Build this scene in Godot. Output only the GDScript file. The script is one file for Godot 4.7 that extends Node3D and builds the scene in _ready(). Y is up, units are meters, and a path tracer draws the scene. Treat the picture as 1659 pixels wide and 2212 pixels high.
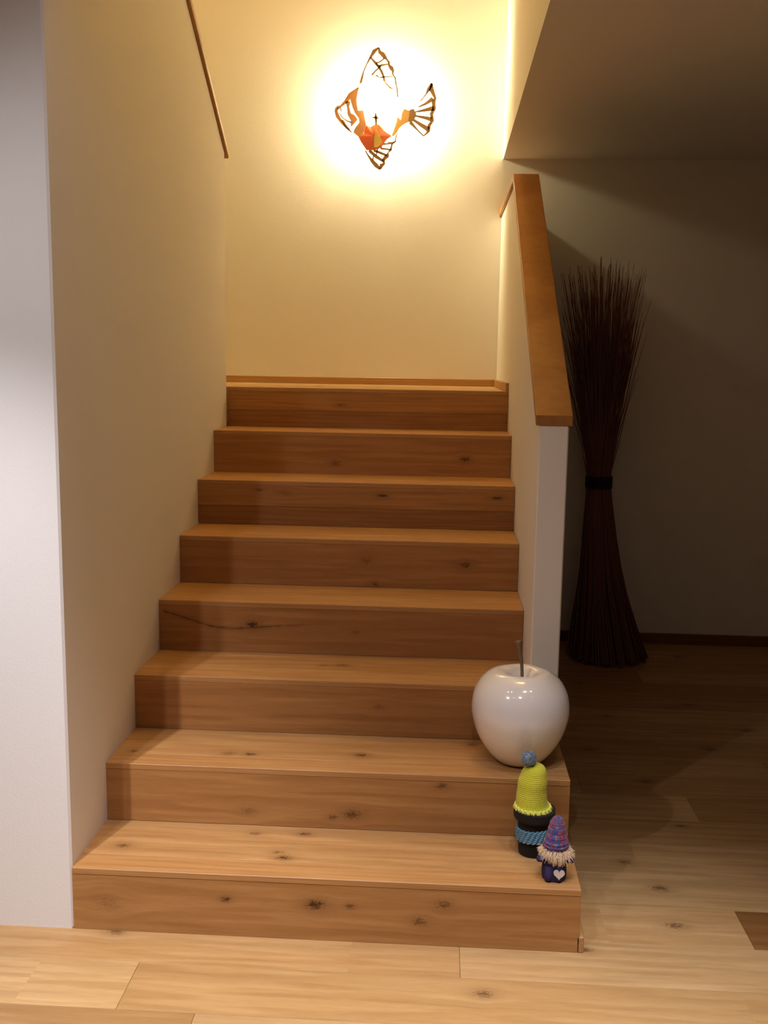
extends Node3D
# An oak staircase between white plaster walls, with a fish-shaped wall lamp above its landing.
# x runs to the right, y up, z towards the camera; the lowest riser stands at z = 0, the left stair wall at x = 0.

const RISE := 0.18        # height of one step
const GO := 0.2888        # depth of one step
const W := 1.2774         # width between the stair walls
const W2 := 1.3788        # right ends of the two lowest steps
const ZB := -3.07         # back wall
const CEIL := 2.652       # underside of the ceiling beside the stairwell
const LAND := 8 * RISE

var M := {}
var rng := RandomNumberGenerator.new()


func _ready() -> void:
	rng.seed = 7
	# ---- camera, surroundings, exposure
	var cam := Camera3D.new()
	cam.name = "camera"
	cam.transform = Transform3D(Basis(Vector3(0.99817021, 0.01545618, -0.05845804), Vector3(-0.02393465, 0.98881051, -0.14724439), Vector3(0.05552809, 0.14837414, 0.98737113)), Vector3(0.9762, 1.5498, 2.4517))
	cam.fov = 55.114
	cam.near = 0.05
	cam.far = 60.0
	add_child(cam)
	cam.current = true
	var env := Environment.new()
	env.background_mode = Environment.BG_COLOR
	env.background_color = Color(0, 0, 0)
	env.tonemap_mode = Environment.TONE_MAPPER_LINEAR
	env.tonemap_exposure = 1.0
	env.sdfgi_enabled = true
	env.ssao_enabled = true
	env.ssil_enabled = true
	var we := WorldEnvironment.new()
	we.name = "surroundings"
	we.environment = env
	add_child(we)
	# ---- everything else
	make_materials()
	spotlights([0.4, 0.4, 1.1, 1.15, 1.15, 3.3, 1.4, 6.0, 4.4], Color(1.0, 0.985, 1.0))
	shell()
	stairs()
	upper_lamp(Vector3(1.05, 6.5, -1.6), 2.25, Color(1.0, 0.785, 0.39))
	fish_lamp(Vector3(0.601, 2.892, ZB), 1.65, Color(1.0, 0.94, 0.72))
	apple(Vector3(1.238, 2 * RISE, -0.4285))
	large_gnome(Vector3(1.268, RISE, -0.2))
	small_gnome(Vector3(1.3125, RISE, -0.065))
	twig_bundle(Vector3(1.90, 0, -2.74))


# ------------------------------------------------------------------ naming

func tag(o: Node3D, label: String, category: String, kind := "", group := "") -> Node3D:
	o.set_meta("label", label)
	o.set_meta("category", category)
	if kind:
		o.set_meta("kind", kind)
	if group:
		o.set_meta("group", group)
	return o


func obj(called: String, st: SurfaceTool, m: Material, parent: Node = self) -> MeshInstance3D:
	var o := MeshInstance3D.new()
	o.name = called
	o.mesh = st.commit()
	o.material_override = m
	o.cast_shadow = GeometryInstance3D.SHADOW_CASTING_SETTING_ON
	if parent == self:
		o.name = numbered(called)
	else:
		o.name = numbered_in(called, parent)
	parent.add_child(o, true)
	return o


func numbered_in(called: String, parent: Node) -> String:
	if not parent.has_node(called):
		return called
	var k := 1
	while parent.has_node("%s_%03d" % [called, k]):
		k += 1
	return "%s_%03d" % [called, k]


func numbered(called: String) -> String:
	return numbered_in(called, self)


func thing(called: String, at: Vector3) -> Node3D:
	var o := Node3D.new()
	o.name = numbered(called)
	o.position = at
	add_child(o, true)
	return o


# ------------------------------------------------------------------ mesh helpers

func begin() -> SurfaceTool:
	var st := SurfaceTool.new()
	st.begin(Mesh.PRIMITIVE_TRIANGLES)
	return st


func tri(st: SurfaceTool, p: Array, n: Array, uv: Array) -> void:
	var out: Vector3 = n[0] + n[1] + n[2]
	var order := [0, 2, 1] if (p[1] - p[0]).cross(p[2] - p[0]).dot(out) > 0.0 else [0, 1, 2]
	for k in order:
		st.set_normal(n[k])
		st.set_uv(uv[k])
		st.add_vertex(p[k])


func quad(st: SurfaceTool, a: Vector3, b: Vector3, c: Vector3, d: Vector3, n: Vector3, uv := [Vector2(0, 0), Vector2(1, 0), Vector2(1, 1), Vector2(0, 1)]) -> void:
	tri(st, [a, b, c], [n, n, n], [uv[0], uv[1], uv[2]])
	tri(st, [a, c, d], [n, n, n], [uv[0], uv[2], uv[3]])


# A box with chamfered edges. u follows the longest horizontal way, v runs down or towards the viewer, both 0..1 over the box.
func box(st: SurfaceTool, lo: Vector3, hi: Vector3, ch := 0.0) -> void:
	var s := hi - lo
	var uvof := func(p: Vector3, axis: int) -> Vector2:
		var q := (p - lo) / s
		if axis == 1:
			return Vector2(q.x, q.z)
		if axis == 2:
			return Vector2(q.x, 1.0 - q.y)
		return Vector2(q.z, 1.0 - q.y)
	var mid := (lo + hi) / 2.0
	var h := s / 2.0
	var corner := func(sx: float, sy: float, sz: float, axis: int) -> Vector3:
		var v := Vector3(sx * (h.x - ch), sy * (h.y - ch), sz * (h.z - ch))
		v[axis] = [sx, sy, sz][axis] * h[axis]
		return mid + v
	for axis in 3:
		for sg in [-1.0, 1.0]:
			var n := Vector3.ZERO
			n[axis] = sg
			var c := []
			for e in [[-1, -1], [1, -1], [1, 1], [-1, 1]]:
				var t := [0.0, 0.0, 0.0]
				t[axis] = sg
				t[(axis + 1) % 3] = float(e[0])
				t[(axis + 2) % 3] = float(e[1])
				c.append(corner.call(t[0], t[1], t[2], axis))
			quad(st, c[0], c[1], c[2], c[3], n, c.map(func(p): return uvof.call(p, axis)))
	if ch <= 0.0:
		return
	for axis in 3:
		var b1 := (axis + 1) % 3
		var b2 := (axis + 2) % 3
		for s1 in [-1.0, 1.0]:
			for s2 in [-1.0, 1.0]:
				var n := Vector3.ZERO
				n[b1] = s1
				n[b2] = s2
				n = n.normalized()
				var c := []
				for e in [[-1.0, b1], [1.0, b1], [1.0, b2], [-1.0, b2]]:
					var t := [0.0, 0.0, 0.0]
					t[axis] = e[0]
					t[b1] = s1
					t[b2] = s2
					c.append(corner.call(t[0], t[1], t[2], e[1]))
				quad(st, c[0], c[1], c[2], c[3], n, c.map(func(p): return uvof.call(p, b1)))
	for sx in [-1.0, 1.0]:
		for sy in [-1.0, 1.0]:
			for sz in [-1.0, 1.0]:
				var n := Vector3(sx, sy, sz).normalized()
				var c := [corner.call(sx, sy, sz, 0), corner.call(sx, sy, sz, 1), corner.call(sx, sy, sz, 2)]
				tri(st, c, [n, n, n], c.map(func(p): return uvof.call(p, 1)))


# A polygon drawn in (a, b), pushed along the third axis from w0 to w1, with bevelled rims. place(a, b, w) -> Vector3.
func prism(st: SurfaceTool, poly: PackedVector2Array, w0: float, w1: float, ch: float, place: Callable, uvs := 1.0) -> void:
	var n := poly.size()
	if not Geometry2D.is_polygon_clockwise(poly):
		poly = poly.duplicate()
		poly.reverse()
	var inset := PackedVector2Array()
	var sides := []
	for i in n:
		var e := (poly[(i + 1) % n] - poly[i]).normalized()
		sides.append(Vector2(-e.y, e.x))   # outward or inward, settled below
	var probe: Vector2 = (poly[0] + poly[1]) / 2.0 + sides[0] * 0.0005
	var turn := -1.0 if Geometry2D.is_point_in_polygon(probe, poly) else 1.0
	for i in n:
		sides[i] *= turn
	for i in n:
		var m: Vector2 = sides[(i + n - 1) % n] + sides[i]
		m = m / maxf(0.3, m.dot(sides[i]))
		inset.append(poly[i] - m * ch)
	var away := func(v: Vector2, w: float) -> Vector3: return (place.call(v.x, v.y, w) - place.call(0.0, 0.0, 0.0)).normalized()
	var tris := Geometry2D.triangulate_polygon(inset if ch > 0.0 else poly)
	var flat := inset if ch > 0.0 else poly
	for k in range(0, tris.size(), 3):
		for e in [[w0, -1.0], [w1, 1.0]]:
			var p := []
			var uv := []
			for j in 3:
				var q := flat[tris[k + j]]
				p.append(place.call(q.x, q.y, e[0]))
				uv.append(q * uvs)
			var nn: Vector3 = away.call(Vector2.ZERO, e[1])
			tri(st, p, [nn, nn, nn], uv)
	var run := 0.0
	for i in n:
		var j := (i + 1) % n
		var step := poly[i].distance_to(poly[j])
		var nn: Vector3 = away.call(sides[i], 0.0)
		var wa := w0 + ch
		var wb := w1 - ch
		quad(st, place.call(poly[i].x, poly[i].y, wa), place.call(poly[j].x, poly[j].y, wa), place.call(poly[j].x, poly[j].y, wb), place.call(poly[i].x, poly[i].y, wb), nn,
			[Vector2(run, wa) * uvs, Vector2(run + step, wa) * uvs, Vector2(run + step, wb) * uvs, Vector2(run, wb) * uvs])
		if ch > 0.0:
			for e in [[wa, w0, -1.0], [wb, w1, 1.0]]:
				var bn: Vector3 = (nn + away.call(Vector2.ZERO, e[2])).normalized()
				quad(st, place.call(poly[i].x, poly[i].y, e[0]), place.call(poly[j].x, poly[j].y, e[0]), place.call(inset[j].x, inset[j].y, e[1]), place.call(inset[i].x, inset[i].y, e[1]), bn,
					[Vector2(run, wa) * uvs, Vector2(run + step, wa) * uvs, Vector2(run + step, wa) * uvs, Vector2(run, wa) * uvs])
		run += step


# A smooth skin over rows of points; rows closed round their middle. uv runs round (u) and along (v).
func skin(st: SurfaceTool, rows: Array, closed := true, uv_scale := Vector2(1, 1)) -> void:
	var nr := rows.size()
	var nc: int = rows[0].size()
	var mids := []
	for r in nr:
		var m := Vector3.ZERO
		for p in rows[r]:
			m += p
		mids.append(m / nc)
	var normals := []
	for r in nr:
		var line := []
		for c in nc:
			var cl: int = (c + nc - 1) % nc if closed else maxi(c - 1, 0)
			var cr: int = (c + 1) % nc if closed else mini(c + 1, nc - 1)
			var ru := mini(r + 1, nr - 1)
			var rd := maxi(r - 1, 0)
			var a: Vector3 = rows[r][cr] - rows[r][cl]
			if a.length() < 1e-7:
				var rr := 1 if r == 0 else r - 1
				a = rows[rr][cr] - rows[rr][cl]
			var b: Vector3 = rows[ru][c] - rows[rd][c]
			line.append(b.cross(a).normalized())
		normals.append(line)
	# settle which way is out by asking the widest row
	var vote := 0.0
	for r in nr:
		for c in nc:
			vote += normals[r][c].dot(rows[r][c] - mids[r])
	if vote < 0.0:
		for r in nr:
			for c in nc:
				normals[r][c] = -normals[r][c]
	var last := nc if closed else nc - 1
	for r in nr - 1:
		for c in last:
			var d := (c + 1) % nc
			var ua := float(c) / nc * uv_scale.x
			var ub := float(c + 1) / nc * uv_scale.x
			var va := float(r) / (nr - 1) * uv_scale.y
			var vb := float(r + 1) / (nr - 1) * uv_scale.y
			var p := [rows[r][c], rows[r][d], rows[r + 1][d], rows[r + 1][c]]
			var n := [normals[r][c], normals[r][d], normals[r + 1][d], normals[r + 1][c]]
			var uv := [Vector2(ua, va), Vector2(ub, va), Vector2(ub, vb), Vector2(ua, vb)]
			tri(st, [p[0], p[1], p[2]], [n[0], n[1], n[2]], [uv[0], uv[1], uv[2]])
			tri(st, [p[0], p[2], p[3]], [n[0], n[2], n[3]], [uv[0], uv[2], uv[3]])


# A turned shape: profile of (radius, height); shape(angle, t) scales the radius; lean(t) shifts the rings.
func lathe(st: SurfaceTool, profile: Array, seg := 32, base := Vector3.ZERO, shape = null, lean = null, uvs := Vector2(1, 1)) -> void:
	var rows := []
	for r in profile.size():
		var t := float(r) / (profile.size() - 1)
		var row := []
		for k in seg:
			var a := TAU * k / seg
			var rad: float = profile[r].x * (shape.call(a, t) if shape != null else 1.0)
			var p := base + Vector3(cos(a) * rad, profile[r].y, sin(a) * rad)
			if lean != null:
				p += lean.call(t)
			row.append(p)
		rows.append(row)
	skin(st, rows, true, uvs)


func smooth_profile(keys: Array, per := 6) -> Array:
	var c := Curve2D.new()
	for i in keys.size():
		var a: Vector2 = keys[maxi(i - 1, 0)]
		var b: Vector2 = keys[mini(i + 1, keys.size() - 1)]
		var t := (b - a) / 6.0
		c.add_point(keys[i], -t, t)
	var out := []
	for i in keys.size() - 1:
		for k in per:
			out.append(c.sample(i, float(k) / per))
	out.append(keys[-1])
	return out


func tube(st: SurfaceTool, path: Array, radii: Array, seg := 8, caps := true) -> void:
	var rows := []
	var n := path.size()
	var side := Vector3.ZERO
	for i in n:
		var t: Vector3 = (path[mini(i + 1, n - 1)] - path[maxi(i - 1, 0)]).normalized()
		if side == Vector3.ZERO:
			side = t.cross(Vector3(0.31, 0.2, 0.93)).normalized()
		side = (side - t * side.dot(t)).normalized()
		var other := t.cross(side)
		var row := []
		for k in seg:
			var a := TAU * k / seg
			row.append(path[i] + (side * cos(a) + other * sin(a)) * radii[i])
		rows.append(row)
	if caps:
		var first := []
		var last := []
		for k in seg:
			first.append(path[0])
			last.append(path[n - 1])
		rows.push_front(first)
		rows.append(last)
	skin(st, rows)


func ball(st: SurfaceTool, at: Vector3, r: Vector3, seg := 24, rings := 14, bump = null) -> void:
	var rows := []
	for i in rings + 1:
		var f := PI * i / rings
		var row := []
		for k in seg:
			var a := TAU * k / seg
			var d := Vector3(sin(f) * cos(a), -cos(f), sin(f) * sin(a))
			row.append(at + d * r * (bump.call(d) if bump != null else 1.0))
		rows.append(row)
	skin(st, rows)


# ------------------------------------------------------------------ materials

func mat(c: Color, rough := 0.6, metal := 0.0) -> StandardMaterial3D:
	var m := StandardMaterial3D.new()
	m.albedo_color = c
	m.roughness = rough
	m.metallic = metal
	return m


func noise_of(sd: int, freq: float, octaves := 3) -> FastNoiseLite:
	var n := FastNoiseLite.new()
	n.seed = sd
	n.noise_type = FastNoiseLite.TYPE_SIMPLEX_SMOOTH
	n.frequency = freq
	n.fractal_octaves = octaves
	return n


# Oak seen along the grain: sx by sy metres, knots as [x, y, radius, darkness], cracks as lists of points.
func oak(sd: int, sx: float, sy: float, wpx: int, knots: Array, cracks: Array = [], pale := 0.0) -> StandardMaterial3D:
	var hpx := maxi(16, int(wpx * sy / sx))
	var im := Image.create(wpx, hpx, false, Image.FORMAT_RGB8)
	var broad := noise_of(sd, 1.0, 2)
	var fine := noise_of(sd + 50, 1.0, 2)
	var light := Color(0.775, 0.608, 0.405)
	var dark := Color(0.640, 0.462, 0.278)
	light = light.lerp(Color(0.80, 0.69, 0.52), pale)
	dark = dark.lerp(Color(0.68, 0.55, 0.38), pale)
	var deep := Color(0.235, 0.135, 0.07)
	var ox := sd * 3.17
	for j in hpx:
		var y := sy * (j + 0.5) / hpx
		for i in wpx:
			var x := sx * (i + 0.5) / wpx
			var yy := y
			var spot := 0.0
			for k in knots:
				var dx: float = x - k[0]
				var dy: float = y - k[1]
				if absf(dx) < k[2] * 11.0:
					yy -= dy * 0.75 * exp(-(dx * dx) / (k[2] * k[2] * 14.0) - (dy * dy) / (k[2] * k[2] * 9.0))
					var d: float = sqrt(dx * dx * 0.35 + dy * dy) / (k[2] * 1.15)
					if d < 5.0:
						var ragged := fine.get_noise_2d(x * 70.0 + ox, y * 110.0) * 0.55
						spot = maxf(spot, k[3] * (clampf(1.15 - d + ragged * 1.5, 0.0, 1.0) * 0.62 + (0.30 + ragged * 0.15) * exp(-d * d * 0.28)))
			var b := broad.get_noise_2d(x * 1.6 + ox, yy * 26.0)
			var ring := 0.5 + 0.5 * sin((yy * 95.0 + b * 5.0 + broad.get_noise_2d(x * 0.8 - ox, yy * 7.0) * 7.0))
			var f := fine.get_noise_2d(x * 12.0 + ox, yy * 420.0)
			var t := clampf(0.42 + b * 0.42 + (ring - 0.5) * 0.18 + f * 0.22, 0.0, 1.0)
			for cr in cracks:
				for q in cr.size() - 1:
					var a: Vector2 = cr[q]
					var e: Vector2 = cr[q + 1]
					if x > a.x - 0.004 and x < e.x + 0.004:
						var on := lerpf(a.y, e.y, clampf((x - a.x) / (e.x - a.x), 0.0, 1.0)) + fine.get_noise_2d(x * 30.0, 3.0) * 0.002
						var away := absf(y - on)
						spot = maxf(spot, (0.55 * exp(-away * away / 0.000004) + 0.20 * exp(-away * away / 0.0001)) * clampf((0.66 - x) * 3.0, 0.0, 1.0) * (0.8 + 0.5 * fine.get_noise_2d(x * 25.0, 9.0)))
			im.set_pixel(i, j, light.lerp(dark, t).lerp(deep, clampf(spot, 0.0, 0.92)))
	var m := mat(Color.WHITE, 0.42)
	m.albedo_texture = ImageTexture.create_from_image(im)
	m.metallic_specular = 0.4
	return m


func tinted(m: StandardMaterial3D, c: Color) -> StandardMaterial3D:
	var d: StandardMaterial3D = m.duplicate()
	d.albedo_color = c
	return d


func knit(c: Color, sd: int, ways: Array = []) -> StandardMaterial3D:
	# rows of little V stitches; ways: a list of yarn colours that change along the thread
	var w := 256
	var im := Image.create(w, w, false, Image.FORMAT_RGB8)
	var hm := Image.create(w, w, false, Image.FORMAT_RGB8)
	var n := noise_of(sd, 0.02, 2)
	var rows := 16
	var cols := 16
	for j in w:
		for i in w:
			var u := fmod(float(i) / w * cols, 1.0)
			var slant := absf(u - 0.5) * 0.9
			var v := fmod(float(j) / w * rows + slant, 1.0)
			var row := int(float(j) / w * rows + slant)
			var h := sin(v * PI) * (0.55 + 0.45 * sin(absf(u - 0.5) * TAU))
			var col := c
			if ways.size():
				var k := (n.get_noise_2d(i * 0.55 + row * 37.0, row * 60.0) * 0.5 + 0.5) * 1.6 - 0.3
				col = ways[clampi(int(k * ways.size()), 0, ways.size() - 1)]
			im.set_pixel(i, j, col.darkened((1.0 - h) * 0.15))
			hm.set_pixel(i, j, Color(h, h, h))
	var m := mat(Color.WHITE, 0.95)
	m.albedo_texture = ImageTexture.create_from_image(im)
	m.heightmap_enabled = true
	m.heightmap_texture = ImageTexture.create_from_image(hm)
	m.heightmap_scale = 0.12
	m.rim_enabled = true
	m.rim = 0.3
	return m


func make_materials() -> void:
	var n := NoiseTexture2D.new()
	n.width = 512
	n.height = 512
	n.seamless = true
	n.noise = noise_of(3, 0.05, 4)
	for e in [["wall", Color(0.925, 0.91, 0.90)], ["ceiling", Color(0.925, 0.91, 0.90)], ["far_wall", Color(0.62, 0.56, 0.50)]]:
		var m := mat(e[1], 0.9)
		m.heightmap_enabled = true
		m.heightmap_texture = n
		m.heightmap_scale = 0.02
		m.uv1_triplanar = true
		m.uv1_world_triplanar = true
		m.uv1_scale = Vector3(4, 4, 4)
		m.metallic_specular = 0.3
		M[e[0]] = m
	# floor boards: a few lengths of oak, knots at [metre, metre]
	M.boards = [
		oak(11, 2.2, 0.19, 1408, [[0.35, 0.05, 0.012, 0.6], [1.28, 0.13, 0.010, 0.5], [1.75, 0.08, 0.014, 0.6]], [], 0.6),
		oak(12, 2.2, 0.19, 1408, [[0.62, 0.12, 0.010, 0.5], [1.55, 0.06, 0.012, 0.55]], [], 0.6),
		oak(13, 2.2, 0.19, 1408, [[0.2, 0.09, 0.013, 0.55], [1.0, 0.04, 0.009, 0.5], [1.9, 0.14, 0.012, 0.5]], [], 0.6),
		oak(14, 2.2, 0.19, 1408, [], [], 0.6),
	]
	M.strip = oak(15, 1.4, 0.19, 1024, [])
	M.cap = oak(16, 2.0, 0.12, 1024, [])
	M.steel = mat(Color(0.75, 0.75, 0.75), 0.3, 1.0)


# ------------------------------------------------------------------ lights in the ceiling

func spotlights(energy: Array, c: Color) -> void:
	# two rows of recessed spots over the foot of the stairs: where each stands, where it is aimed, half its cone
	var spots := [
		[Vector2(0.25, 0.42), Vector3(0.25, 0, 0.36), 26.0], [Vector2(0.52, 0.42), Vector3(0.52, 0, 0.36), 26.0], [Vector2(1.30, 0.42), Vector3(1.30, 0, 0.36), 26.0], [Vector2(1.72, 0.42), Vector3(1.70, 0, 0.42), 26.0],
		[Vector2(-0.22, 1.25), Vector3(-0.06, 0.5, 0.0), 50.0], [Vector2(0.45, 1.25), Vector3(0.45, 0, 1.05), 37.0], [Vector2(0.98, 1.25), Vector3(1.0, 0, 0.85), 38.0], [Vector2(2.05, 1.25), Vector3(1.85, 0, 1.3), 36.0],
		[Vector2(-0.33, 1.25), Vector3(-0.15, 0.25, 0.0), 24.0],
	]
	var glow := mat(Color(1, 1, 1), 0.5)
	glow.emission_enabled = true
	glow.emission = c
	glow.emission_energy_multiplier = 60.0
	var ring := mat(Color(0.9, 0.9, 0.9), 0.4)
	var places := ["above the left part of the lowest step", "above the middle of the lowest step", "above the right end of the lowest step", "above the floor right of the lowest step", "right one of the pair in front of the left wall",
		"in front of the left half of the stairs", "in front of the right half of the stairs", "farthest right in front of the dark floor", "left one of the pair in front of the left wall"]
	for i in spots.size():
		var s: Array = spots[i]
		var t := thing("recessed_spotlight", Vector3(s[0].x, CEIL, s[0].y))
		tag(t, "small round white ceiling spotlight, " + places[i], "spotlight", "", "ceiling spotlights in front of the stairs")
		var st := begin()
		lathe(st, [Vector2(0.030, 0.0), Vector2(0.046, 0.0), Vector2(0.046, -0.004), Vector2(0.040, -0.007), Vector2(0.032, -0.005), Vector2(0.030, 0.0)], 28)
		obj("ring", st, ring, t)
		st = begin()
		lathe(st, [Vector2(0.0, -0.003), Vector2(0.028, -0.003), Vector2(0.030, -0.001), Vector2(0.0, -0.001)], 24)
		obj("lens", st, glow, t)
		var l := SpotLight3D.new()
		l.name = "spot_beam"
		t.add_child(l)
		l.position = Vector3(0, -0.03, 0)
		l.look_at_from_position(t.position + Vector3(0, -0.03, 0), s[1], Vector3(0, 0, -1))
		l.light_color = c
		l.light_energy = energy[i]
		l.light_size = 0.022
		l.spot_range = 9.0
		l.spot_attenuation = 2.0
		l.spot_angle = s[2]
		l.spot_angle_attenuation = 1.0
		l.shadow_enabled = true


func upper_lamp(at: Vector3, energy: float, c: Color) -> void:
	# the lamp of the upper storey, above the frame of the photograph
	var t := thing("ceiling_lamp", at)
	tag(t, "small warm ceiling lamp of the upper storey over the stairwell", "lamp")
	var st := begin()
	lathe(st, [Vector2(0.0, 0.0), Vector2(0.07, 0.0), Vector2(0.07, -0.02), Vector2(0.06, -0.025), Vector2(0.0, -0.025)], 32)
	obj("canopy", st, mat(Color(0.9, 0.9, 0.9), 0.4), t)
	st = begin()
	ball(st, Vector3(0, -0.18, 0), Vector3.ONE * 0.16, 32, 20)
	var glow := mat(Color(1, 1, 1), 0.5)
	glow.emission_enabled = true
	glow.emission = c
	glow.emission_energy_multiplier = 2.5
	obj("globe", st, glow, t)
	var l := OmniLight3D.new()
	l.name = "globe_light"
	l.position = Vector3(0, -0.18, 0)
	l.light_color = c
	l.light_energy = energy
	l.light_size = 0.15
	l.omni_range = 12.0
	l.omni_attenuation = 2.0
	l.shadow_enabled = true
	t.add_child(l)


# ------------------------------------------------------------------ the room

func slab(called: String, lo: Vector3, hi: Vector3, m: Material, label: String, category: String, ch := 0.0) -> MeshInstance3D:
	var st := begin()
	box(st, lo, hi, ch)
	var o := obj(called, st, m)
	tag(o, label, category, "structure")
	return o


func shell() -> void:
	var wm: Material = M.wall
	# floor: a screed with oak boards on it
	var fl := slab("floor", Vector3(-4.2, -0.2, ZB - 0.15), Vector3(7.2, -0.018, 8.2), mat(Color(0.35, 0.27, 0.19), 0.9), "oak plank floor in front of the stairs and to their right", "floor")
	floor_boards(fl)
	slab("wall_back", Vector3(-4.2, -0.2, ZB - 0.15), Vector3(7.2, 6.7, ZB), wm, "cream plaster wall behind the landing, lit by the fish lamp", "wall")
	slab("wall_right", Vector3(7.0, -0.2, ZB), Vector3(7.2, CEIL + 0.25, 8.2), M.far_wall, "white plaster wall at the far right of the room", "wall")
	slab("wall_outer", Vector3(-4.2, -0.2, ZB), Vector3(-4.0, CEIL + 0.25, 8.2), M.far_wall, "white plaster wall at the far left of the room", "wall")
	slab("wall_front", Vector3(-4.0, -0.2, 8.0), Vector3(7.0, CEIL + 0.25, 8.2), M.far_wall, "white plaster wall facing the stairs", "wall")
	# ceiling with the opening of the stairwell
	var st := begin()
	box(st, Vector3(W, CEIL, ZB), Vector3(7.0, CEIL + 0.25, 8.0))
	box(st, Vector3(-4.0, CEIL, -0.12), Vector3(W, CEIL + 0.25, 8.0))
	box(st, Vector3(-4.0, CEIL, ZB), Vector3(-1.4, CEIL + 0.25, -0.12))
	tag(obj("ceiling", st, M.ceiling), "plaster ceiling beside the stairwell, dark at the upper right", "ceiling", "structure")
	# upper storey round the well
	slab("wall_upper_right", Vector3(W, CEIL + 0.25, ZB), Vector3(W + 0.12, 6.5, -0.12), wm, "plaster wall of the upper storey right of the stairwell", "wall")
	slab("wall_upper_front", Vector3(-1.52, CEIL + 0.25, -0.12), Vector3(W + 0.12, 6.5, 0.0), wm, "plaster wall of the upper storey over the foot of the stairs", "wall")
	slab("wall_upper_left", Vector3(-1.52, 0.0, ZB), Vector3(-1.4, 6.5, -0.12), wm, "plaster wall on the far side of the upper flight", "wall")
	slab("ceiling_upper", Vector3(-1.6, 6.5, ZB), Vector3(W + 0.2, 6.7, 0.0), M.ceiling, "ceiling high over the stairwell", "ceiling")
	# wall left of the stairs: its top falls towards the landing; its front stands flush with the lowest riser
	var prof := PackedVector2Array([Vector2(-1.995, 0.0), Vector2(0.0, 0.0), Vector2(0.0, 3.77), Vector2(-1.995, 2.462)])
	st = begin()
	prism(st, prof, -0.136, 0.0, 0.006, func(a: float, b: float, w: float) -> Vector3: return Vector3(w, b, a))
	box(st, Vector3(-1.4, 0.0, -0.13), Vector3(-0.13, CEIL, 0.0))
	box(st, Vector3(-4.0, 0.0, -0.13), Vector3(-1.4, CEIL, 0.0))
	tag(obj("wall_left", st, wm), "white plaster wall to the left of the stairs, ending at the landing", "wall", "structure")
	# its oak coping
	st = begin()
	var slope := (3.77 - 2.462) / 1.995
	var za := -2.028
	var top := PackedVector2Array()
	for e in [[za, 0.002], [0.0, 0.002], [0.0, 0.034], [za, 0.034]]:
		top.append(Vector2(e[0], 2.462 + (e[0] + 1.995) * slope + e[1]))
	prism(st, top, -0.142, 0.012, 0.003, func(a: float, b: float, w: float) -> Vector3: return Vector3(w, b, a), 1.0)
	tag(obj("trim_1", st, M.cap), "narrow sloping oak coping on top of the left stair wall", "handrail", "structure")
	# low wall right of the stairs
	var par := PackedVector2Array([Vector2(ZB, 0.0), Vector2(-2 * GO - 0.001, 0.0), Vector2(-2 * GO - 0.001, 1.372), Vector2(-2.045, 2.352), Vector2(ZB, 2.352)])
	st = begin()
	prism(st, par, W + 0.001, 1.368, 0.004, func(a: float, b: float, w: float) -> Vector3: return Vector3(w, b, a))
	tag(obj("wall_parapet", st, wm), "low white plaster wall along the right of the stairs, under the oak handrail board", "wall", "structure")
	st = begin()
	var zf := -2 * GO + 0.001
	var cap := PackedVector2Array([Vector2(ZB, 2.353), Vector2(-2.045, 2.353), Vector2(zf, 1.3735), Vector2(zf, 1.405), Vector2(-2.045, 2.386), Vector2(ZB, 2.386)])
	prism(st, cap, W - 0.011, 1.379, 0.002, func(a: float, b: float, w: float) -> Vector3: return Vector3(w, b, a), 1.0)
	var capmat := tinted(M.cap, Color(0.93, 0.86, 0.76))
	tag(obj("trim_2", st, capmat), "broad oak handrail board on top of the low right wall", "handrail", "structure")
	slab("floor_landing", Vector3(-1.4, LAND - 0.16, ZB), Vector3(-0.0005, LAND, -7 * GO), M.boards[1], "oak floor of the landing behind the end of the left stair wall", "floor")
	# skirtings
	slab("baseboard_right", Vector3(W2 - 0.006, 0.0, ZB), Vector3(W2 + 0.013, 0.045, 0.0), M.strip, "low oak skirting along the right side of the stairs", "skirting", 0.002)
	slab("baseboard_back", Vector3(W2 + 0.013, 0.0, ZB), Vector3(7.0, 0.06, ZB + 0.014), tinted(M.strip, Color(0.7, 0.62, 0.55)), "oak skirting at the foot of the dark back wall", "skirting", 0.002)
	slab("baseboard_landing", Vector3(-1.4, LAND, ZB), Vector3(W - 0.013, LAND + 0.038, ZB + 0.014), M.strip, "oak skirting along the back of the landing", "skirting", 0.002)
	slab("baseboard_side", Vector3(W - 0.013, LAND, ZB), Vector3(W + 0.001, LAND + 0.038, -7 * GO - 0.004), M.strip, "short oak skirting at the right of the landing", "skirting", 0.002)


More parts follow.
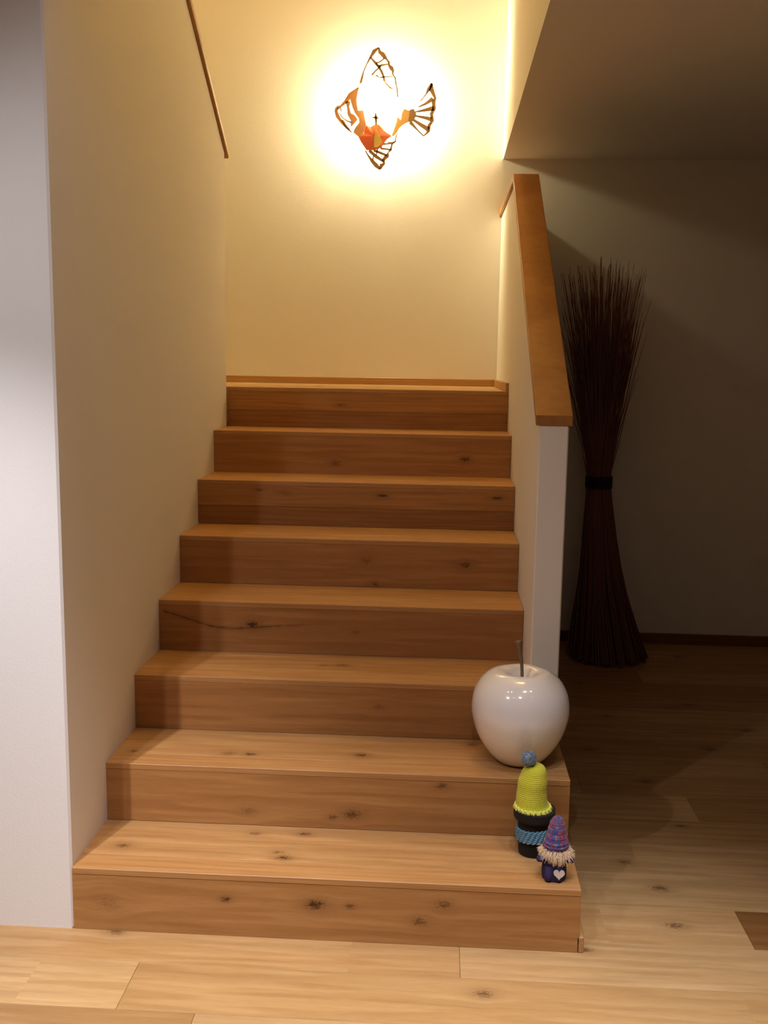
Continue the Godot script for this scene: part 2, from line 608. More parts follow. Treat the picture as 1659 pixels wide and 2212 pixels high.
func floor_boards(fl: Node3D) -> void:
	# rows run along x; each row starts at z0 and its boards meet at the given places
	var wide := 0.19
	var seams := {0: [-1.1, 1.06, 3.2], 1: [-1.9, 0.226, 2.4], 2: [-0.75, 0.42, 2.1], -1: [-0.4, 1.86, 3.9]}
	var tones := {"0:0": Color(0.98, 0.965, 0.93), "0:1": Color(0.97, 0.94, 0.90), "1:1": Color(1.0, 1.0, 0.99), "1:2": Color(0.955, 0.93, 0.89), "-1:1": Color(1, 0.98, 0.96), "-1:2": Color(0.72, 0.62, 0.52)}
	for r in range(-16, 43):
		var z0 := -0.055 + wide * r
		var z1 := z0 + wide
		var cuts: Array = seams.get(r, [])
		if cuts.is_empty():
			var at := -3.2 + rng.randf() * 2.0
			while at < 6.6:
				cuts.append(at)
				at += 1.9 + rng.randf() * 0.4
		cuts = [-4.0] + cuts + [7.0]
		for k in cuts.size() - 1:
			var a: float = cuts[k]
			var b: float = cuts[k + 1]
			var zz0 := maxf(z0, ZB)
			var zz1 := minf(z1, 8.0)
			if b - a < 0.05 or zz1 - zz0 < 0.02:
				continue
			var st := begin()
			box(st, Vector3(a + 0.0004, -0.018, zz0 + 0.0004), Vector3(b - 0.0004, 0.0, zz1 - 0.0004), 0.0006)
			var tone: Color = tones.get("%d:%d" % [r, k], Color(1, 1, 1).lerp(Color(0.87, 0.83, 0.77), rng.randf()))
			var m := tinted(M.boards[(r * 3 + k + 60) % 4], tone)
			var long := (b - a) / 2.2
			m.uv1_scale = Vector3(long, 1, 1)
			m.uv1_offset = Vector3(fmod(absf(r * 0.37 + k * 0.21), 1.0) if not seams.has(r) else k * 0.15, 0, 0)
			obj("plank", st, m, fl)


# ------------------------------------------------------------------ the stairs

func stairs() -> void:
	var root := thing("staircase", Vector3.ZERO)
	tag(root, "straight oak staircase of eight steps rising to a landing", "staircase")
	# knots on the risers as [x, height over the tread below, size, darkness]
	var rk := [
		[[0.668, 0.116, 0.011, 1.0], [0.424, 0.12, 0.006, 0.9], [0.764, 0.115, 0.005, 0.8], [1.017, 0.133, 0.010, 0.55], [0.95, 0.076, 0.010, 0.5], [0.1, 0.09, 0.02, 0.2]],
		[[1.005, 0.165, 0.008, 0.6], [0.74, 0.053, 0.012, 0.65], [0.685, 0.04, 0.008, 0.5], [0.43, 0.05, 0.012, 0.3]],
		[[0.8, 0.11, 0.010, 0.25]],
		[[0.334, 0.112, 0.010, 1.0], [0.7, 0.094, 0.006, 0.3]],
		[[0.707, 0.112, 0.012, 0.35], [1.08, 0.105, 0.010, 0.6], [0.744, 0.014, 0.006, 0.6]],
		[[0.251, 0.139, 0.010, 0.5], [0.748, 0.113, 0.011, 0.9], [1.207, 0.114, 0.010, 0.9], [0.35, 0.12, 0.02, 0.3]],
		[[1.084, 0.085, 0.009, 0.9], [0.529, 0.053, 0.014, 0.45]],
		[[0.518, 0.06, 0.009, 0.5]],
	]
	var tk := [
		[[0.10, -0.13, 0.010, 0.6], [0.566, -0.10, 0.010, 0.8], [0.545, -0.13, 0.008, 0.5], [0.605, -0.245, 0.009, 0.6], [0.46, -0.235, 0.008, 0.5]],
		[[0.415, -0.10, 0.009, 0.7], [0.351, -0.10, 0.012, 0.4], [0.756, -0.125, 0.009, 0.8], [1.10, -0.245, 0.010, 0.6], [0.055, -0.09, 0.007, 0.7]],
		[[0.663, -0.17, 0.010, 0.6], [0.60, -0.16, 0.008, 0.35]],
		[], [], [], [],
	]
	var crack := [[Vector2(0.02, 0.026), Vector2(0.094, 0.050), Vector2(0.18, 0.078), Vector2(0.258, 0.088), Vector2(0.334, 0.081), Vector2(0.45, 0.068), Vector2(0.62, 0.056)]]
	var tone := [Color(0.95, 0.905, 0.86), Color(0.94, 0.885, 0.83), Color(0.92, 0.85, 0.79), Color(0.92, 0.85, 0.79), Color(0.93, 0.86, 0.80), Color(0.94, 0.875, 0.81), Color(0.94, 0.87, 0.80), Color(0.96, 0.90, 0.83)]
	for i in 8:
		var right := W2 if i < 2 else W
		var z := -i * GO
		var y0 := i * RISE
		var y1 := y0 + RISE
		var flip := []
		for k in rk[i]:
			flip.append([k[0], RISE - k[1], k[2], k[3]])
		var m := tinted(oak(30 + i, right, RISE, 1024, flip, crack if i == 3 else []), tone[i])
		var low := 0.0
		if i == 5 or i == 7:
			low = 0.077     # two boards make up this riser
		var st := begin()
		box(st, Vector3(0.0, y0 + low, z - 0.02), Vector3(right, y1 - 0.018, z), 0.0008)
		var r := obj("riser", st, m, root)
		if low > 0.0:
			st = begin()
			box(st, Vector3(0.0, y0, z - 0.02), Vector3(right, y0 + low - 0.0006, z - 0.0004), 0.0008)
			obj("plank", st, tinted(M.strip, tone[i] * Color(0.88, 0.86, 0.84)), r)
		if i == 7:
			break
		# tread: a front strip that forms the edge, and the board behind it
		var back := z - GO
		var tones := Color(1, 1, 1)
		var plane := []
		for k in tk[i]:
			plane.append([k[0], GO + k[1] - 0.002, k[2], k[3]])
		st = begin()
		box(st, Vector3(0.0, y1 - 0.018, back), Vector3(right, y1, z - 0.0815), 0.0006)
		var t := obj("tread", st, tinted(oak(50 + i, right, GO - 0.08, 1024, plane), tones), root)
		st = begin()
		box(st, Vector3(0.0, y1 - 0.018, z - 0.081), Vector3(right, y1, z + 0.0012), 0.0014)
		var fm := tinted(M.strip, Color(0.98, 0.95, 0.92))
		fm.uv1_offset = Vector3(i * 0.13, i * 0.07, 0)
		obj("front_strip", st, fm, t)
		if i < 2:
			st = begin()
			box(st, Vector3(right - 0.0085, y0, back), Vector3(right - 0.0005, y1 - 0.018, z - 0.02))
			obj("side_panel", st, tinted(M.strip, Color(0.9, 0.84, 0.78)), root)
	# landing
	var st := begin()
	box(st, Vector3(0.0, LAND - 0.16, ZB), Vector3(W, LAND - 0.0005, -7 * GO - 0.081))
	var ln := obj("landing", st, tinted(M.boards[1], Color(0.98, 0.95, 0.92)), root)
	st = begin()
	box(st, Vector3(0.0, LAND - 0.018, -7 * GO - 0.0805), Vector3(W, LAND, -7 * GO + 0.0012), 0.0014)
	obj("front_strip", st, M.strip, ln)


# ------------------------------------------------------------------ fish lamp

# Points of the fish are drawn on a sheet 1659 units wide; one unit is about a third of a millimetre.
func fp(x: float, y: float) -> Vector2:
	var dx := (x - 697.0) / 6.636 * 0.00244
	var dy := (y - 962.0) / 6.636 * 0.00234
	return Vector2(dx - dy * -0.03, -dy)


func ribbon(st: SurfaceTool, pts: Array, widths: Array, z: float, thick := 0.0025) -> void:
	# a strip cut from sheet metal: pts on the fish's sheet, widths in its units
	var p := []
	for q in pts:
		p.append(fp(q[0], q[1]))
	var n := p.size()
	var lf := []
	var rt := []
	for i in n:
		var t: Vector2 = (p[mini(i + 1, n - 1)] - p[maxi(i - 1, 0)]).normalized()
		var w: float = widths[i] if widths.size() == n else lerpf(widths[0], widths[-1], float(i) / (n - 1))
		var s := Vector2(-t.y, t.x) * (maxf(w, 8.0) * 1.35 + 3.0) * 0.00018
		lf.append(p[i] + s)
		rt.append(p[i] - s)
	for i in n - 1:
		for e in [[z, -1.0], [z + thick, 1.0]]:
			quad(st, v3(lf[i], e[0]), v3(lf[i + 1], e[0]), v3(rt[i + 1], e[0]), v3(rt[i], e[0]), Vector3(0, 0, e[1]))
		for e in [[lf, 1.0], [rt, -1.0]]:
			var d: Vector2 = e[0][i + 1] - e[0][i]
			var nn: Vector3 = Vector3(-d.y, d.x, 0).normalized() * e[1]
			quad(st, v3(e[0][i], z), v3(e[0][i + 1], z), v3(e[0][i + 1], z + thick), v3(e[0][i], z + thick), nn)
	for i in [0, n - 1]:
		var d: Vector2 = (p[mini(i + 1, n - 1)] - p[maxi(i - 1, 0)]).normalized()
		quad(st, v3(lf[i], z), v3(rt[i], z), v3(rt[i], z + thick), v3(lf[i], z + thick), Vector3(d.x, d.y, 0) * (-1.0 if i == 0 else 1.0))


func v3(p: Vector2, z: float) -> Vector3:
	return Vector3(p.x, p.y, z)


func sheet(st: SurfaceTool, pts: Array, z: float, thick := 0.003) -> void:
	var poly := PackedVector2Array()
	for q in pts:
		poly.append(fp(q[0], q[1]))
	prism(st, poly, z, z + thick, 0.0006, func(a: float, b: float, w: float) -> Vector3: return Vector3(a, b, w), 8.0)


func dome(st: SurfaceTool, pts: Array, mid: Array, z: float, bulge: float, thick := 0.003) -> void:
	var c := fp(mid[0], mid[1])
	var ring := []
	var closed := pts + [pts[0]]
	for i in pts.size():
		for k in 3:
			ring.append(fp(lerpf(closed[i][0], closed[i + 1][0], k / 3.0), lerpf(closed[i][1], closed[i + 1][1], k / 3.0)))
	var rows := []
	var steps := 9
	for s in steps + 1:
		var t := 1.0 - float(s) / steps
		var row := []
		for p in ring:
			var q: Vector2 = c + (p - c) * maxf(t, 0.001)
			row.append(Vector3(q.x, q.y, z + bulge * (1.0 - t * t) + thick))
		rows.append(row)
	for s in steps + 1:
		var t := float(s) / steps
		var row := []
		for p in ring:
			var q: Vector2 = c + (p - c) * maxf(t, 0.001)
			row.append(Vector3(q.x, q.y, z + bulge * (1.0 - t * t)))
		rows.append(row)
	skin(st, rows)


func fish_lamp(at: Vector3, energy: float, c: Color) -> void:
	var root := thing("fish_lamp", at)
	tag(root, "glowing fish-shaped wall lamp of cut metal and coloured glass above the landing", "lamp")
	var bronze := mat(Color(0.72, 0.58, 0.44), 0.5, 0.0)
	var copper := mat(Color(0.96, 0.74, 0.56), 0.5, 0.0)
	var fz := 0.115          # distance of the metal sheet from the wall
	var st := begin()
	lathe(st, [Vector2(0.0, 0.0), Vector2(0.055, 0.0), Vector2(0.055, 0.008), Vector2(0.05, 0.012), Vector2(0.0, 0.012)], 32)
	var turn := Transform3D(Basis(Vector3.RIGHT, PI / 2), Vector3(0.03, -0.03, 0.0))
	var plate := obj("wall_plate", st, mat(Color(0.85, 0.82, 0.75), 0.5), root)
	plate.transform = turn
	st = begin()
	# body: a bulging shade of pale glass
	var body := [[455, 690], [470, 640], [560, 560], [640, 530], [720, 545], [800, 600], [870, 690], [940, 790], [990, 900], [1000, 1040], [985, 1180], [940, 1290], [905, 1380], [800, 1330], [700, 1250], [600, 1260], [535, 1230], [500, 1030], [430, 1020], [408, 880]]
	var glass := mat(Color(1.0, 0.98, 0.94), 0.35)
	glass.backlight_enabled = true
	glass.backlight = Color(1.0, 0.98, 0.92)
	st = begin()
	dome(st, body, [720, 930], fz, 0.045)
	obj("glass_shade", st, glass, root)
	# red belly with a yellow fin on it
	var red := mat(Color(0.98, 0.56, 0.44), 0.4)
	red.backlight_enabled = true
	red.backlight = Color(0.30, 0.13, 0.09)
	var belly := [[535, 1230], [600, 1255], [640, 1220], [690, 1180], [760, 1180], [800, 1290], [905, 1385], [840, 1430], [790, 1490], [760, 1550], [640, 1590], [540, 1590], [460, 1470], [420, 1390], [500, 1350]]
	st = begin()
	dome(st, belly, [650, 1400], fz, 0.02)
	var bl := obj("belly_panel", st, red, root)
	st = begin()
	sheet(st, [[680, 1290], [715, 1350], [768, 1480], [735, 1530], [690, 1560], [650, 1558], [655, 1440]], fz + 0.022)
	obj("side_fin", st, mat(Color(0.99, 0.90, 0.50), 0.4), bl)
	st = begin()
	ribbon(st, [[685, 1085], [690, 1150], [690, 1260]], [8, 26, 10], fz + 0.046)
	ribbon(st, [[640, 1150], [690, 1150], [725, 1160]], [6, 22, 6], fz + 0.046)
	obj("star_rivet", st, bronze, root)
	# yellow glass edge in front of the tail
	var amber := mat(Color(1.0, 0.86, 0.60), 0.4)
	amber.backlight_enabled = true
	amber.backlight = Color(0.30, 0.22, 0.10)
	st = begin()
	sheet(st, [[985, 1100], [1040, 1150], [1050, 1060], [1090, 990], [1150, 1020], [1205, 995], [1240, 1070], [1190, 1180], [1130, 1190], [1060, 1230], [1010, 1280], [985, 1330], [930, 1390], [905, 1380], [940, 1290], [950, 1180]], fz)
	obj("tail_stem", st, amber, root)
	# head of cut copper
	st = begin()
	sheet(st, [[445, 695], [408, 880], [428, 1020], [505, 1020], [540, 1230], [500, 1350], [430, 1400], [350, 1335], [375, 1275], [440, 1190], [436, 1140], [380, 1060], [345, 970], [318, 870], [330, 800]], fz + 0.004)
	obj("gill_plate", st, copper, root)
	st = begin()
	ribbon(st, [[445, 695], [330, 800], [240, 905], [180, 960], [120, 985]], [20, 60, 36, 22, 40], fz)
	ribbon(st, [[125, 980], [110, 1030], [130, 1100], [200, 1205], [260, 1275], [330, 1330]], [40, 34, 40, 26, 12, 16], fz)
	ribbon(st, [[285, 890], [285, 970], [300, 1070], [345, 1120], [410, 1150], [345, 1185], [320, 1250]], [60, 26, 40, 70, 16, 50, 8], fz)
	ribbon(st, [[150, 1050], [200, 1120], [260, 1165], [330, 1190]], [8, 10, 12, 20], fz)
	ribbon(st, [[170, 985], [195, 1040]], [14, 8], fz)
	ribbon(st, [[195, 1150], [240, 1230], [300, 1300]], [22, 24, 20], fz)
	obj("head_frame", st, copper, root)
	# back fin
	st = begin()
	ribbon(st, [[470, 640], [490, 560], [515, 470], [560, 370], [620, 265], [670, 185], [738, 132]], [26, 24, 12, 10, 24, 40, 14], fz)
	ribbon(st, [[738, 135], [748, 195], [790, 225], [818, 265], [850, 300], [876, 335], [880, 380], [915, 425], [935, 460], [932, 510], [965, 555], [975, 640], [992, 720], [996, 830]], [14, 34, 46, 40, 16, 24, 24, 44, 26, 14, 16, 12, 14, 16], fz)
	ribbon(st, [[620, 272], [690, 352], [740, 412], [775, 475], [800, 540], [810, 620], [870, 688], [935, 715]], [14, 26, 24, 26, 18, 26, 24, 6], fz)
	ribbon(st, [[690, 352], [755, 330], [818, 282]], [10, 14, 12], fz)
	ribbon(st, [[740, 412], [770, 380], [868, 366]], [20, 22, 8], fz)
	ribbon(st, [[740, 412], [680, 465], [628, 522]], [14, 14, 20], fz)
	ribbon(st, [[700, 350], [715, 385], [765, 385]], [8, 8, 16], fz)
	ribbon(st, [[938, 545], [860, 540], [800, 545], [738, 556], [692, 522]], [8, 8, 16, 12, 24], fz)
	obj("back_fin", st, bronze, root)
	# tail
	st = begin()
	ribbon(st, [[1486, 630], [1478, 720], [1508, 790], [1532, 840], [1508, 900], [1516, 990], [1476, 1070], [1494, 1160], [1442, 1230], [1440, 1310], [1362, 1380]], [12, 50, 34, 26, 40, 36, 36, 28, 34, 26, 10], fz)
	ribbon(st, [[1486, 640], [1440, 720], [1400, 790], [1320, 890]], [30, 34, 10, 8], fz)
	ribbon(st, [[1500, 850], [1400, 920], [1290, 970]], [44, 26, 10], fz)
	ribbon(st, [[1510, 985], [1400, 1010], [1230, 1042]], [48, 32, 10], fz)
	ribbon(st, [[1480, 1145], [1380, 1120], [1235, 1092]], [46, 30, 16], fz)
	ribbon(st, [[1435, 1290], [1330, 1225], [1215, 1150]], [50, 38, 26], fz)
	ribbon(st, [[1362, 1380], [1270, 1290], [1170, 1180]], [12, 16, 40], fz)
	ribbon(st, [[1200, 1000], [1215, 1080], [1170, 1180]], [40, 80, 40], fz + 0.001)
	obj("tail_fin", st, bronze, root)
	# belly fin
	st = begin()
	ribbon(st, [[520, 1590], [560, 1660], [620, 1745], [680, 1810], [735, 1862]], [12, 16, 36, 44, 20], fz)
	ribbon(st, [[732, 1860], [752, 1800], [790, 1780], [778, 1735], [800, 1700], [842, 1668], [850, 1620], [888, 1582], [908, 1500], [958, 1460], [965, 1395], [995, 1335]], [20, 44, 24, 36, 36, 40, 12, 26, 16, 16, 12, 10], fz)
	ribbon(st, [[575, 1590], [680, 1680], [780, 1745]], [30, 36, 24], fz)
	ribbon(st, [[640, 1590], [740, 1625], [835, 1662]], [24, 26, 24], fz)
	ribbon(st, [[740, 1560], [820, 1570], [890, 1578]], [20, 18, 12], fz)
	ribbon(st, [[775, 1498], [850, 1494], [910, 1490]], [22, 14, 10], fz)
	ribbon(st, [[840, 1470], [900, 1478], [958, 1460]], [10, 10, 10], fz)
	ribbon(st, [[675, 1670], [690, 1610], [700, 1560]], [10, 12, 20], fz)
	ribbon(st, [[625, 1735], [640, 1670]], [14, 10], fz)
	obj("belly_fin", st, bronze, root)
	# the light inside
	st = begin()
	tube(st, [Vector3(0.02, -0.10, 0.065), Vector3(0.02, -0.052, 0.065)], [0.012, 0.012], 12)
	tube(st, [Vector3(0.02, -0.085, 0.008), Vector3(0.02, -0.085, fz + 0.002)], [0.008, 0.008], 10)
	obj("lamp_holder", st, mat(Color(0.85, 0.85, 0.82), 0.4), root)
	var glow := mat(Color(1, 1, 1), 0.5)
	glow.emission_enabled = true
	glow.emission = c
	glow.emission_energy_multiplier = 12.0
	st = begin()
	lathe(st, smooth_profile([Vector2(0.0, -0.032), Vector2(0.012, -0.030), Vector2(0.016, -0.01), Vector2(0.021, 0.012), Vector2(0.016, 0.03), Vector2(0.0, 0.036)], 4), 20)
	var b := obj("bulb", st, glow, root)
	b.position = Vector3(0.02, -0.02, 0.065)
	var l := OmniLight3D.new()
	l.name = "bulb_light"
	l.position = Vector3(0.02, -0.02, 0.065)
	l.light_color = c
	l.light_energy = energy
	l.light_size = 0.045
	l.omni_range = 12.0
	l.omni_attenuation = 2.0
	l.shadow_enabled = true
	root.add_child(l)


# ------------------------------------------------------------------ apple

func apple(at: Vector3) -> void:
	var root := thing("ceramic_apple", at)
	tag(root, "large glossy white ceramic apple with a thin stem on the second step", "ornament")
	var white := mat(Color(0.965, 0.955, 0.965), 0.12)
	white.clearcoat_enabled = true
	white.clearcoat = 0.6
	white.clearcoat_roughness = 0.04
	var keys := [Vector2(0.0, 0.006), Vector2(0.035, 0.004), Vector2(0.052, 0.0), Vector2(0.072, 0.008), Vector2(0.100, 0.038), Vector2(0.128, 0.085), Vector2(0.144, 0.135), Vector2(0.1475, 0.175), Vector2(0.140, 0.218), Vector2(0.120, 0.252), Vector2(0.092, 0.275), Vector2(0.066, 0.282), Vector2(0.042, 0.275), Vector2(0.022, 0.252), Vector2(0.010, 0.232), Vector2(0.0, 0.226)]
	var st := begin()
	lathe(st, smooth_profile(keys, 5), 72, Vector3.ZERO, func(a: float, t: float) -> float: return 1.0 + 0.035 * cos(5.0 * a + 0.6) * smoothstep(0.22, 0.0, absf(t - 0.74)) + 0.02 * cos(2.0 * a - 1.0) * smoothstep(0.5, 0.85, t))
	obj("body", st, white, root)
	st = begin()
	var path := []
	var rad := []
	for k in 13:
		var f := k / 12.0
		path.append(Vector3(0.002 - 0.020 * f + 0.008 * sin(f * 2.6), 0.224 + 0.150 * f, 0.004 * sin(f * 3.0)))
		rad.append(lerpf(0.0050, 0.0052, f) + 0.0065 * smoothstep(0.85, 1.0, f))
	tube(st, path, rad, 14)
	obj("stem", st, mat(Color(0.52, 0.42, 0.32), 0.5, 0.2), root)


# ------------------------------------------------------------------ knitted gnomes

func yarn_fringe(st: SurfaceTool, count: int, where: Callable, length: float, thick: float, droop := 0.3) -> void:
	for k in count:
		var pn: Array = where.call()
		var p: Vector3 = pn[0]
		var d: Vector3 = pn[1]
		var side := Vector3(rng.randf_range(-1, 1), rng.randf_range(-1, 1), rng.randf_range(-1, 1)) * 0.35
		var l := length * rng.randf_range(0.6, 1.15)
		var q: Vector3 = p + (d + side * 0.5).normalized() * l * 0.55
		var e: Vector3 = p + (d + side + Vector3(0, -droop, 0)).normalized() * l
		tube(st, [p, q, e], [thick, thick * 0.9, thick * 0.45], 4, false)


func large_gnome(at: Vector3) -> void:
	var root := thing("knitted_gnome", at)
	tag(root, "taller gnome figure with a yellow knitted hat and blue scarf on the lowest step", "figurine")
	var felt := mat(Color(0.115, 0.085, 0.065), 0.95)
	felt.rim_enabled = true
	felt.rim = 0.15
	var st := begin()
	lathe(st, smooth_profile([Vector2(0.0, 0.0), Vector2(0.037, 0.0), Vector2(0.041, 0.004), Vector2(0.043, 0.03), Vector2(0.045, 0.06), Vector2(0.045, 0.085), Vector2(0.046, 0.105)], 4) + smooth_profile([Vector2(0.0565, 0.106), Vector2(0.0585, 0.112), Vector2(0.0585, 0.127), Vector2(0.054, 0.134), Vector2(0.0, 0.137)], 3), 40)
	obj("body", st, felt, root)
	# scarf: two rows of thick yarn loops
	var blue := mat(Color(0.42, 0.60, 0.72), 0.95)
	blue.rim_enabled = true
	blue.rim = 0.3
	st = begin()
	for row in 5:
		for s in 2:
			var path := []
			var rad := []
			for k in 61:
				var a := TAU * k / 60.0
				var w := sin(a * 11.0 + s * PI + row * 0.7)
				path.append(Vector3(cos(a) * (0.0475 + 0.0025 * w), 0.049 + row * 0.0068 + 0.0034 * cos(a * 11.0 + s * PI + row * 0.7) + 0.004 * cos(a - 0.3), sin(a) * (0.0475 + 0.0025 * w)))
				rad.append(0.0030)
			tube(st, path, rad, 6, false)
	obj("scarf", st, blue, root)
	# hat
	var yellow := knit(Color(0.93, 0.93, 0.27), 5)
	st = begin()
	var prof := smooth_profile([Vector2(0.0470, 0.135), Vector2(0.0480, 0.139), Vector2(0.0455, 0.149), Vector2(0.0425, 0.165), Vector2(0.0420, 0.185), Vector2(0.0410, 0.205), Vector2(0.0385, 0.225), Vector2(0.034, 0.243), Vector2(0.024, 0.257), Vector2(0.008, 0.264), Vector2(0.0, 0.265)], 6)
	var lean := func(t: float) -> Vector3: return Vector3(-0.005 - 0.004 * sin(t * 5.0), 0, -0.004 * t)
	lathe(st, prof, 64, Vector3.ZERO, func(a: float, t: float) -> float: return 1.0 + 0.02 * sin(t * 26.0) + 0.018 * cos(3.0 * a + t * 5.0) + 0.012 * sin(a * 22.0) * (1.0 - t), lean, Vector2(2.2, 2.2))
	var hat := obj("hat", st, yellow, root)
	var hem := mat(Color(0.90, 0.90, 0.42), 0.95)
	st = begin()
	var path := []
	var rad := []
	for k in 121:
		var a := TAU * k / 120.0
		path.append(Vector3(-0.005 + cos(a) * 0.0490, 0.1385 + 0.0024 * sin(a * 22.0), sin(a) * 0.0490))
		rad.append(0.0040)
	tube(st, path, rad, 6, false)
	yarn_fringe(st, 260, func() -> Array:
		var a := rng.randf() * TAU
		return [Vector3(-0.005 + cos(a) * 0.049, 0.139, sin(a) * 0.050), Vector3(cos(a), -0.5, sin(a))], 0.008, 0.0008)
	obj("hem", st, hem, hat)
	var pale := mat(Color(0.50, 0.58, 0.66), 0.95)
	pale.rim_enabled = true
	pale.rim = 0.3
	var mid := Vector3(-0.022, 0.281, 0.004)
	st = begin()
	var lump := noise_of(9, 2.2, 2)
	ball(st, mid, Vector3.ONE * 0.0195, 28, 18, func(d: Vector3) -> float: return 1.0 + 0.14 * lump.get_noise_3dv(d * 2.2))
	yarn_fringe(st, 420, func() -> Array:
		var d := Vector3(rng.randfn(), rng.randfn(), rng.randfn()).normalized()
		return [mid + d * 0.0175, d], 0.0062, 0.0008, 0.1)
	obj("pompom", st, pale, root)


func small_gnome(at: Vector3) -> void:
	var root := thing("knitted_gnome", at)
	tag(root, "smallest gnome figure with a striped knitted hat, fuzzy hair and a white heart", "figurine")
	var cloth := mat(Color(0.16, 0.125, 0.27), 0.9)
	cloth.rim_enabled = true
	cloth.rim = 0.2
	var st := begin()
	lathe(st, smooth_profile([Vector2(0.0, 0.0), Vector2(0.029, 0.0), Vector2(0.0325, 0.004), Vector2(0.0335, 0.02), Vector2(0.0315, 0.04), Vector2(0.026, 0.056), Vector2(0.017, 0.063), Vector2(0.0, 0.064)], 5), 36)
	obj("body", st, cloth, root)
	# two legs of paler cloth at the front, seen left of the heart
	for s in [-1.0, 1.0]:
		st = begin()
		var p := []
		for y in [0.004, 0.02, 0.042]:
			p.append(Vector3(s * 0.0135 - 0.004, y, 0.0265 - 0.05 * y))
		tube(st, p, [0.010, 0.0105, 0.009], 12)
		obj("leg", st, mat(Color(0.22, 0.18, 0.40), 0.9), root)
	for s in [-1.0, 1.0]:
		st = begin()
		tube(st, [Vector3(s * 0.020, 0.054, 0.006), Vector3(s * 0.033, 0.056, 0.012), Vector3(s * 0.045, 0.061, 0.020)], [0.009, 0.009, 0.0085], 12)
		obj("arm", st, mat(Color(0.21, 0.18, 0.42), 0.9), root)
	# heart sewn on the front
	var poly := PackedVector2Array()
	for k in 40:
		var a := TAU * k / 40.0
		poly.append(Vector2(16.0 * pow(sin(a), 3), 13.0 * cos(a) - 5.0 * cos(2 * a) - 2.0 * cos(3 * a) - cos(4 * a)) * 0.00085)
	st = begin()
	prism(st, poly, 0.0, 0.004, 0.0012, func(a: float, b: float, w: float) -> Vector3: return Vector3(a + 0.0095, b + 0.026, w + 0.0325))
	var h := obj("heart", st, mat(Color(0.90, 0.87, 0.86), 0.8), root)
	h.set_meta("label", "white felt heart")
	# head with a face and fuzzy hair
	var skin_tone := mat(Color(0.84, 0.67, 0.56), 0.7)
	st = begin()
	var hm := Vector3(0.0035, 0.077, 0.004)
	ball(st, hm, Vector3(0.021, 0.023, 0.021), 24, 16)
	ball(st, hm + Vector3(0, -0.002, 0.0215), Vector3.ONE * 0.0042, 12, 8)
	var head := obj("head", st, skin_tone, root)
	var hair := mat(Color(0.92, 0.82, 0.70), 0.95)
	hair.rim_enabled = true
	hair.rim = 0.4
	st = begin()
	yarn_fringe(st, 700, func() -> Array:
		var a := rng.randf() * TAU
		var y := rng.randf_range(-0.004, 0.014)
		return [hm + Vector3(cos(a) * 0.0215, y, sin(a) * 0.0200), Vector3(cos(a) * 1.0, -0.12, sin(a) * 0.8)], 0.030, 0.0007, 0.35)
	yarn_fringe(st, 260, func() -> Array:   # beard
		var a := PI / 2 + rng.randf_range(-1.0, 1.0)
		return [hm + Vector3(cos(a) * 0.019, rng.randf_range(-0.014, -0.004), sin(a) * 0.019), Vector3(cos(a) * 0.5, -1.0, sin(a) * 0.6)], 0.022, 0.0008, 0.5)
	var hr := obj("hair", st, hair, head)
	hr.set_meta("kind", "stuff")
	# hat of many-coloured yarn, its tip bent to the right
	var yarn := knit(Color.WHITE, 21, [Color(0.66, 0.16, 0.22), Color(0.36, 0.38, 0.58), Color(0.70, 0.30, 0.36), Color(0.30, 0.30, 0.62), Color(0.60, 0.34, 0.46), Color(0.20, 0.42, 0.66), Color(0.55, 0.52, 0.58)])
	st = begin()
	var prof := smooth_profile([Vector2(0.0330, 0.089), Vector2(0.0345, 0.094), Vector2(0.0335, 0.102), Vector2(0.0300, 0.116), Vector2(0.0262, 0.132), Vector2(0.0222, 0.149), Vector2(0.0170, 0.164), Vector2(0.009, 0.174), Vector2(0.0, 0.177)], 6)
	lathe(st, prof, 48, Vector3.ZERO, func(a: float, t: float) -> float: return 1.0 + 0.03 * sin(t * 48.0) + 0.03 * cos(2.0 * a + t * 6.0), func(t: float) -> Vector3: return Vector3(0.002 + 0.004 * t * t, 0, 0.002 * t), Vector2(1.4, 1.1))
	obj("hat", st, yarn, root)


# ------------------------------------------------------------------ bundle of twigs

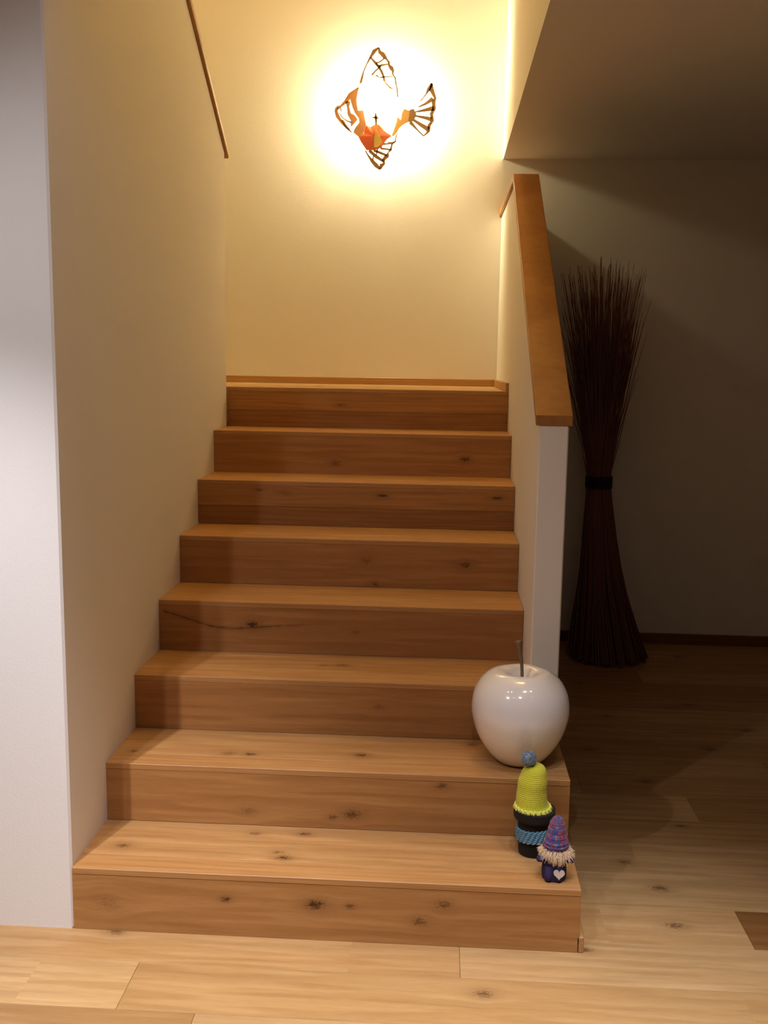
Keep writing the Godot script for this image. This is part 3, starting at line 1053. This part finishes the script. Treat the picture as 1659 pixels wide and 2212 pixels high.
func twig_bundle(at: Vector3) -> void:
	var root := thing("twig_bundle", at)
	tag(root, "tall bound bundle of dark twigs standing in the shade right of the low wall", "twig bundle")
	var bark := mat(Color(0.46, 0.29, 0.24), 0.8)
	var waist := Vector3(-0.085, 0.96, 0.0)
	var one := func(st: SurfaceTool, wild: float) -> void:
		var a := rng.randf() * TAU
		var r := sqrt(rng.randf())
		var foot := Vector3(cos(a) * 0.215 * r * wild, 0.0, sin(a) * 0.200 * r * wild)
		var b := a + rng.randf_range(-0.35, 0.35) + PI * 0.0
		var tip_h := 2.14 - 0.55 * pow(rng.randf(), 1.4) - 0.10 * r
		var knot := waist + Vector3(cos(a) * 0.058 * r, 0, sin(a) * 0.058 * r)
		var tip := Vector3(-0.105 + cos(b) * 0.215 * r * wild + rng.randf_range(-0.03, 0.03), tip_h, sin(b) * 0.200 * r * wild)
		foot.y = rng.randf_range(0.0, 0.03)
		var path := []
		var rad := []
		for k in 13:
			var y := float(k) / 12.0
			var p: Vector3
			if y < 0.5:
				var f := y / 0.5
				p = foot.lerp(knot, f)
				var pull := knot - foot
				p.x += pull.x * 0.55 * f * (1.0 - f)
				p.z += pull.z * 0.55 * f * (1.0 - f)
			else:
				var f := (y - 0.5) / 0.5
				p = knot.lerp(tip, f)
				p.x -= (tip.x - knot.x) * 0.40 * f * (1.0 - f)
				p.z -= (tip.z - knot.z) * 0.40 * f * (1.0 - f)
			p += Vector3(sin(y * 17.0 + a * 5.0), 0, cos(y * 13.0 + a * 7.0)) * 0.004
			path.append(p)
			rad.append(lerpf(0.0042, 0.0010, y * sqrt(y)))
		tube(st, path, rad, 5, false)
	var st := begin()
	for k in 420:
		one.call(st, 1.0)
	var mass := obj("twigs", st, bark, root)
	mass.set_meta("kind", "stuff")
	for k in 12:
		st = begin()
		one.call(st, 1.12)
		obj("twig", st, bark, root)
	st = begin()
	for row in 6:
		var path := []
		var rad := []
		for k in 33:
			var a := TAU * k / 32.0
			path.append(waist + Vector3(cos(a) * 0.066, -0.03 + row * 0.011, sin(a) * 0.066))
			rad.append(0.0055)
		tube(st, path, rad, 6, false)
	obj("binding", st, mat(Color(0.16, 0.10, 0.08), 0.9), root)
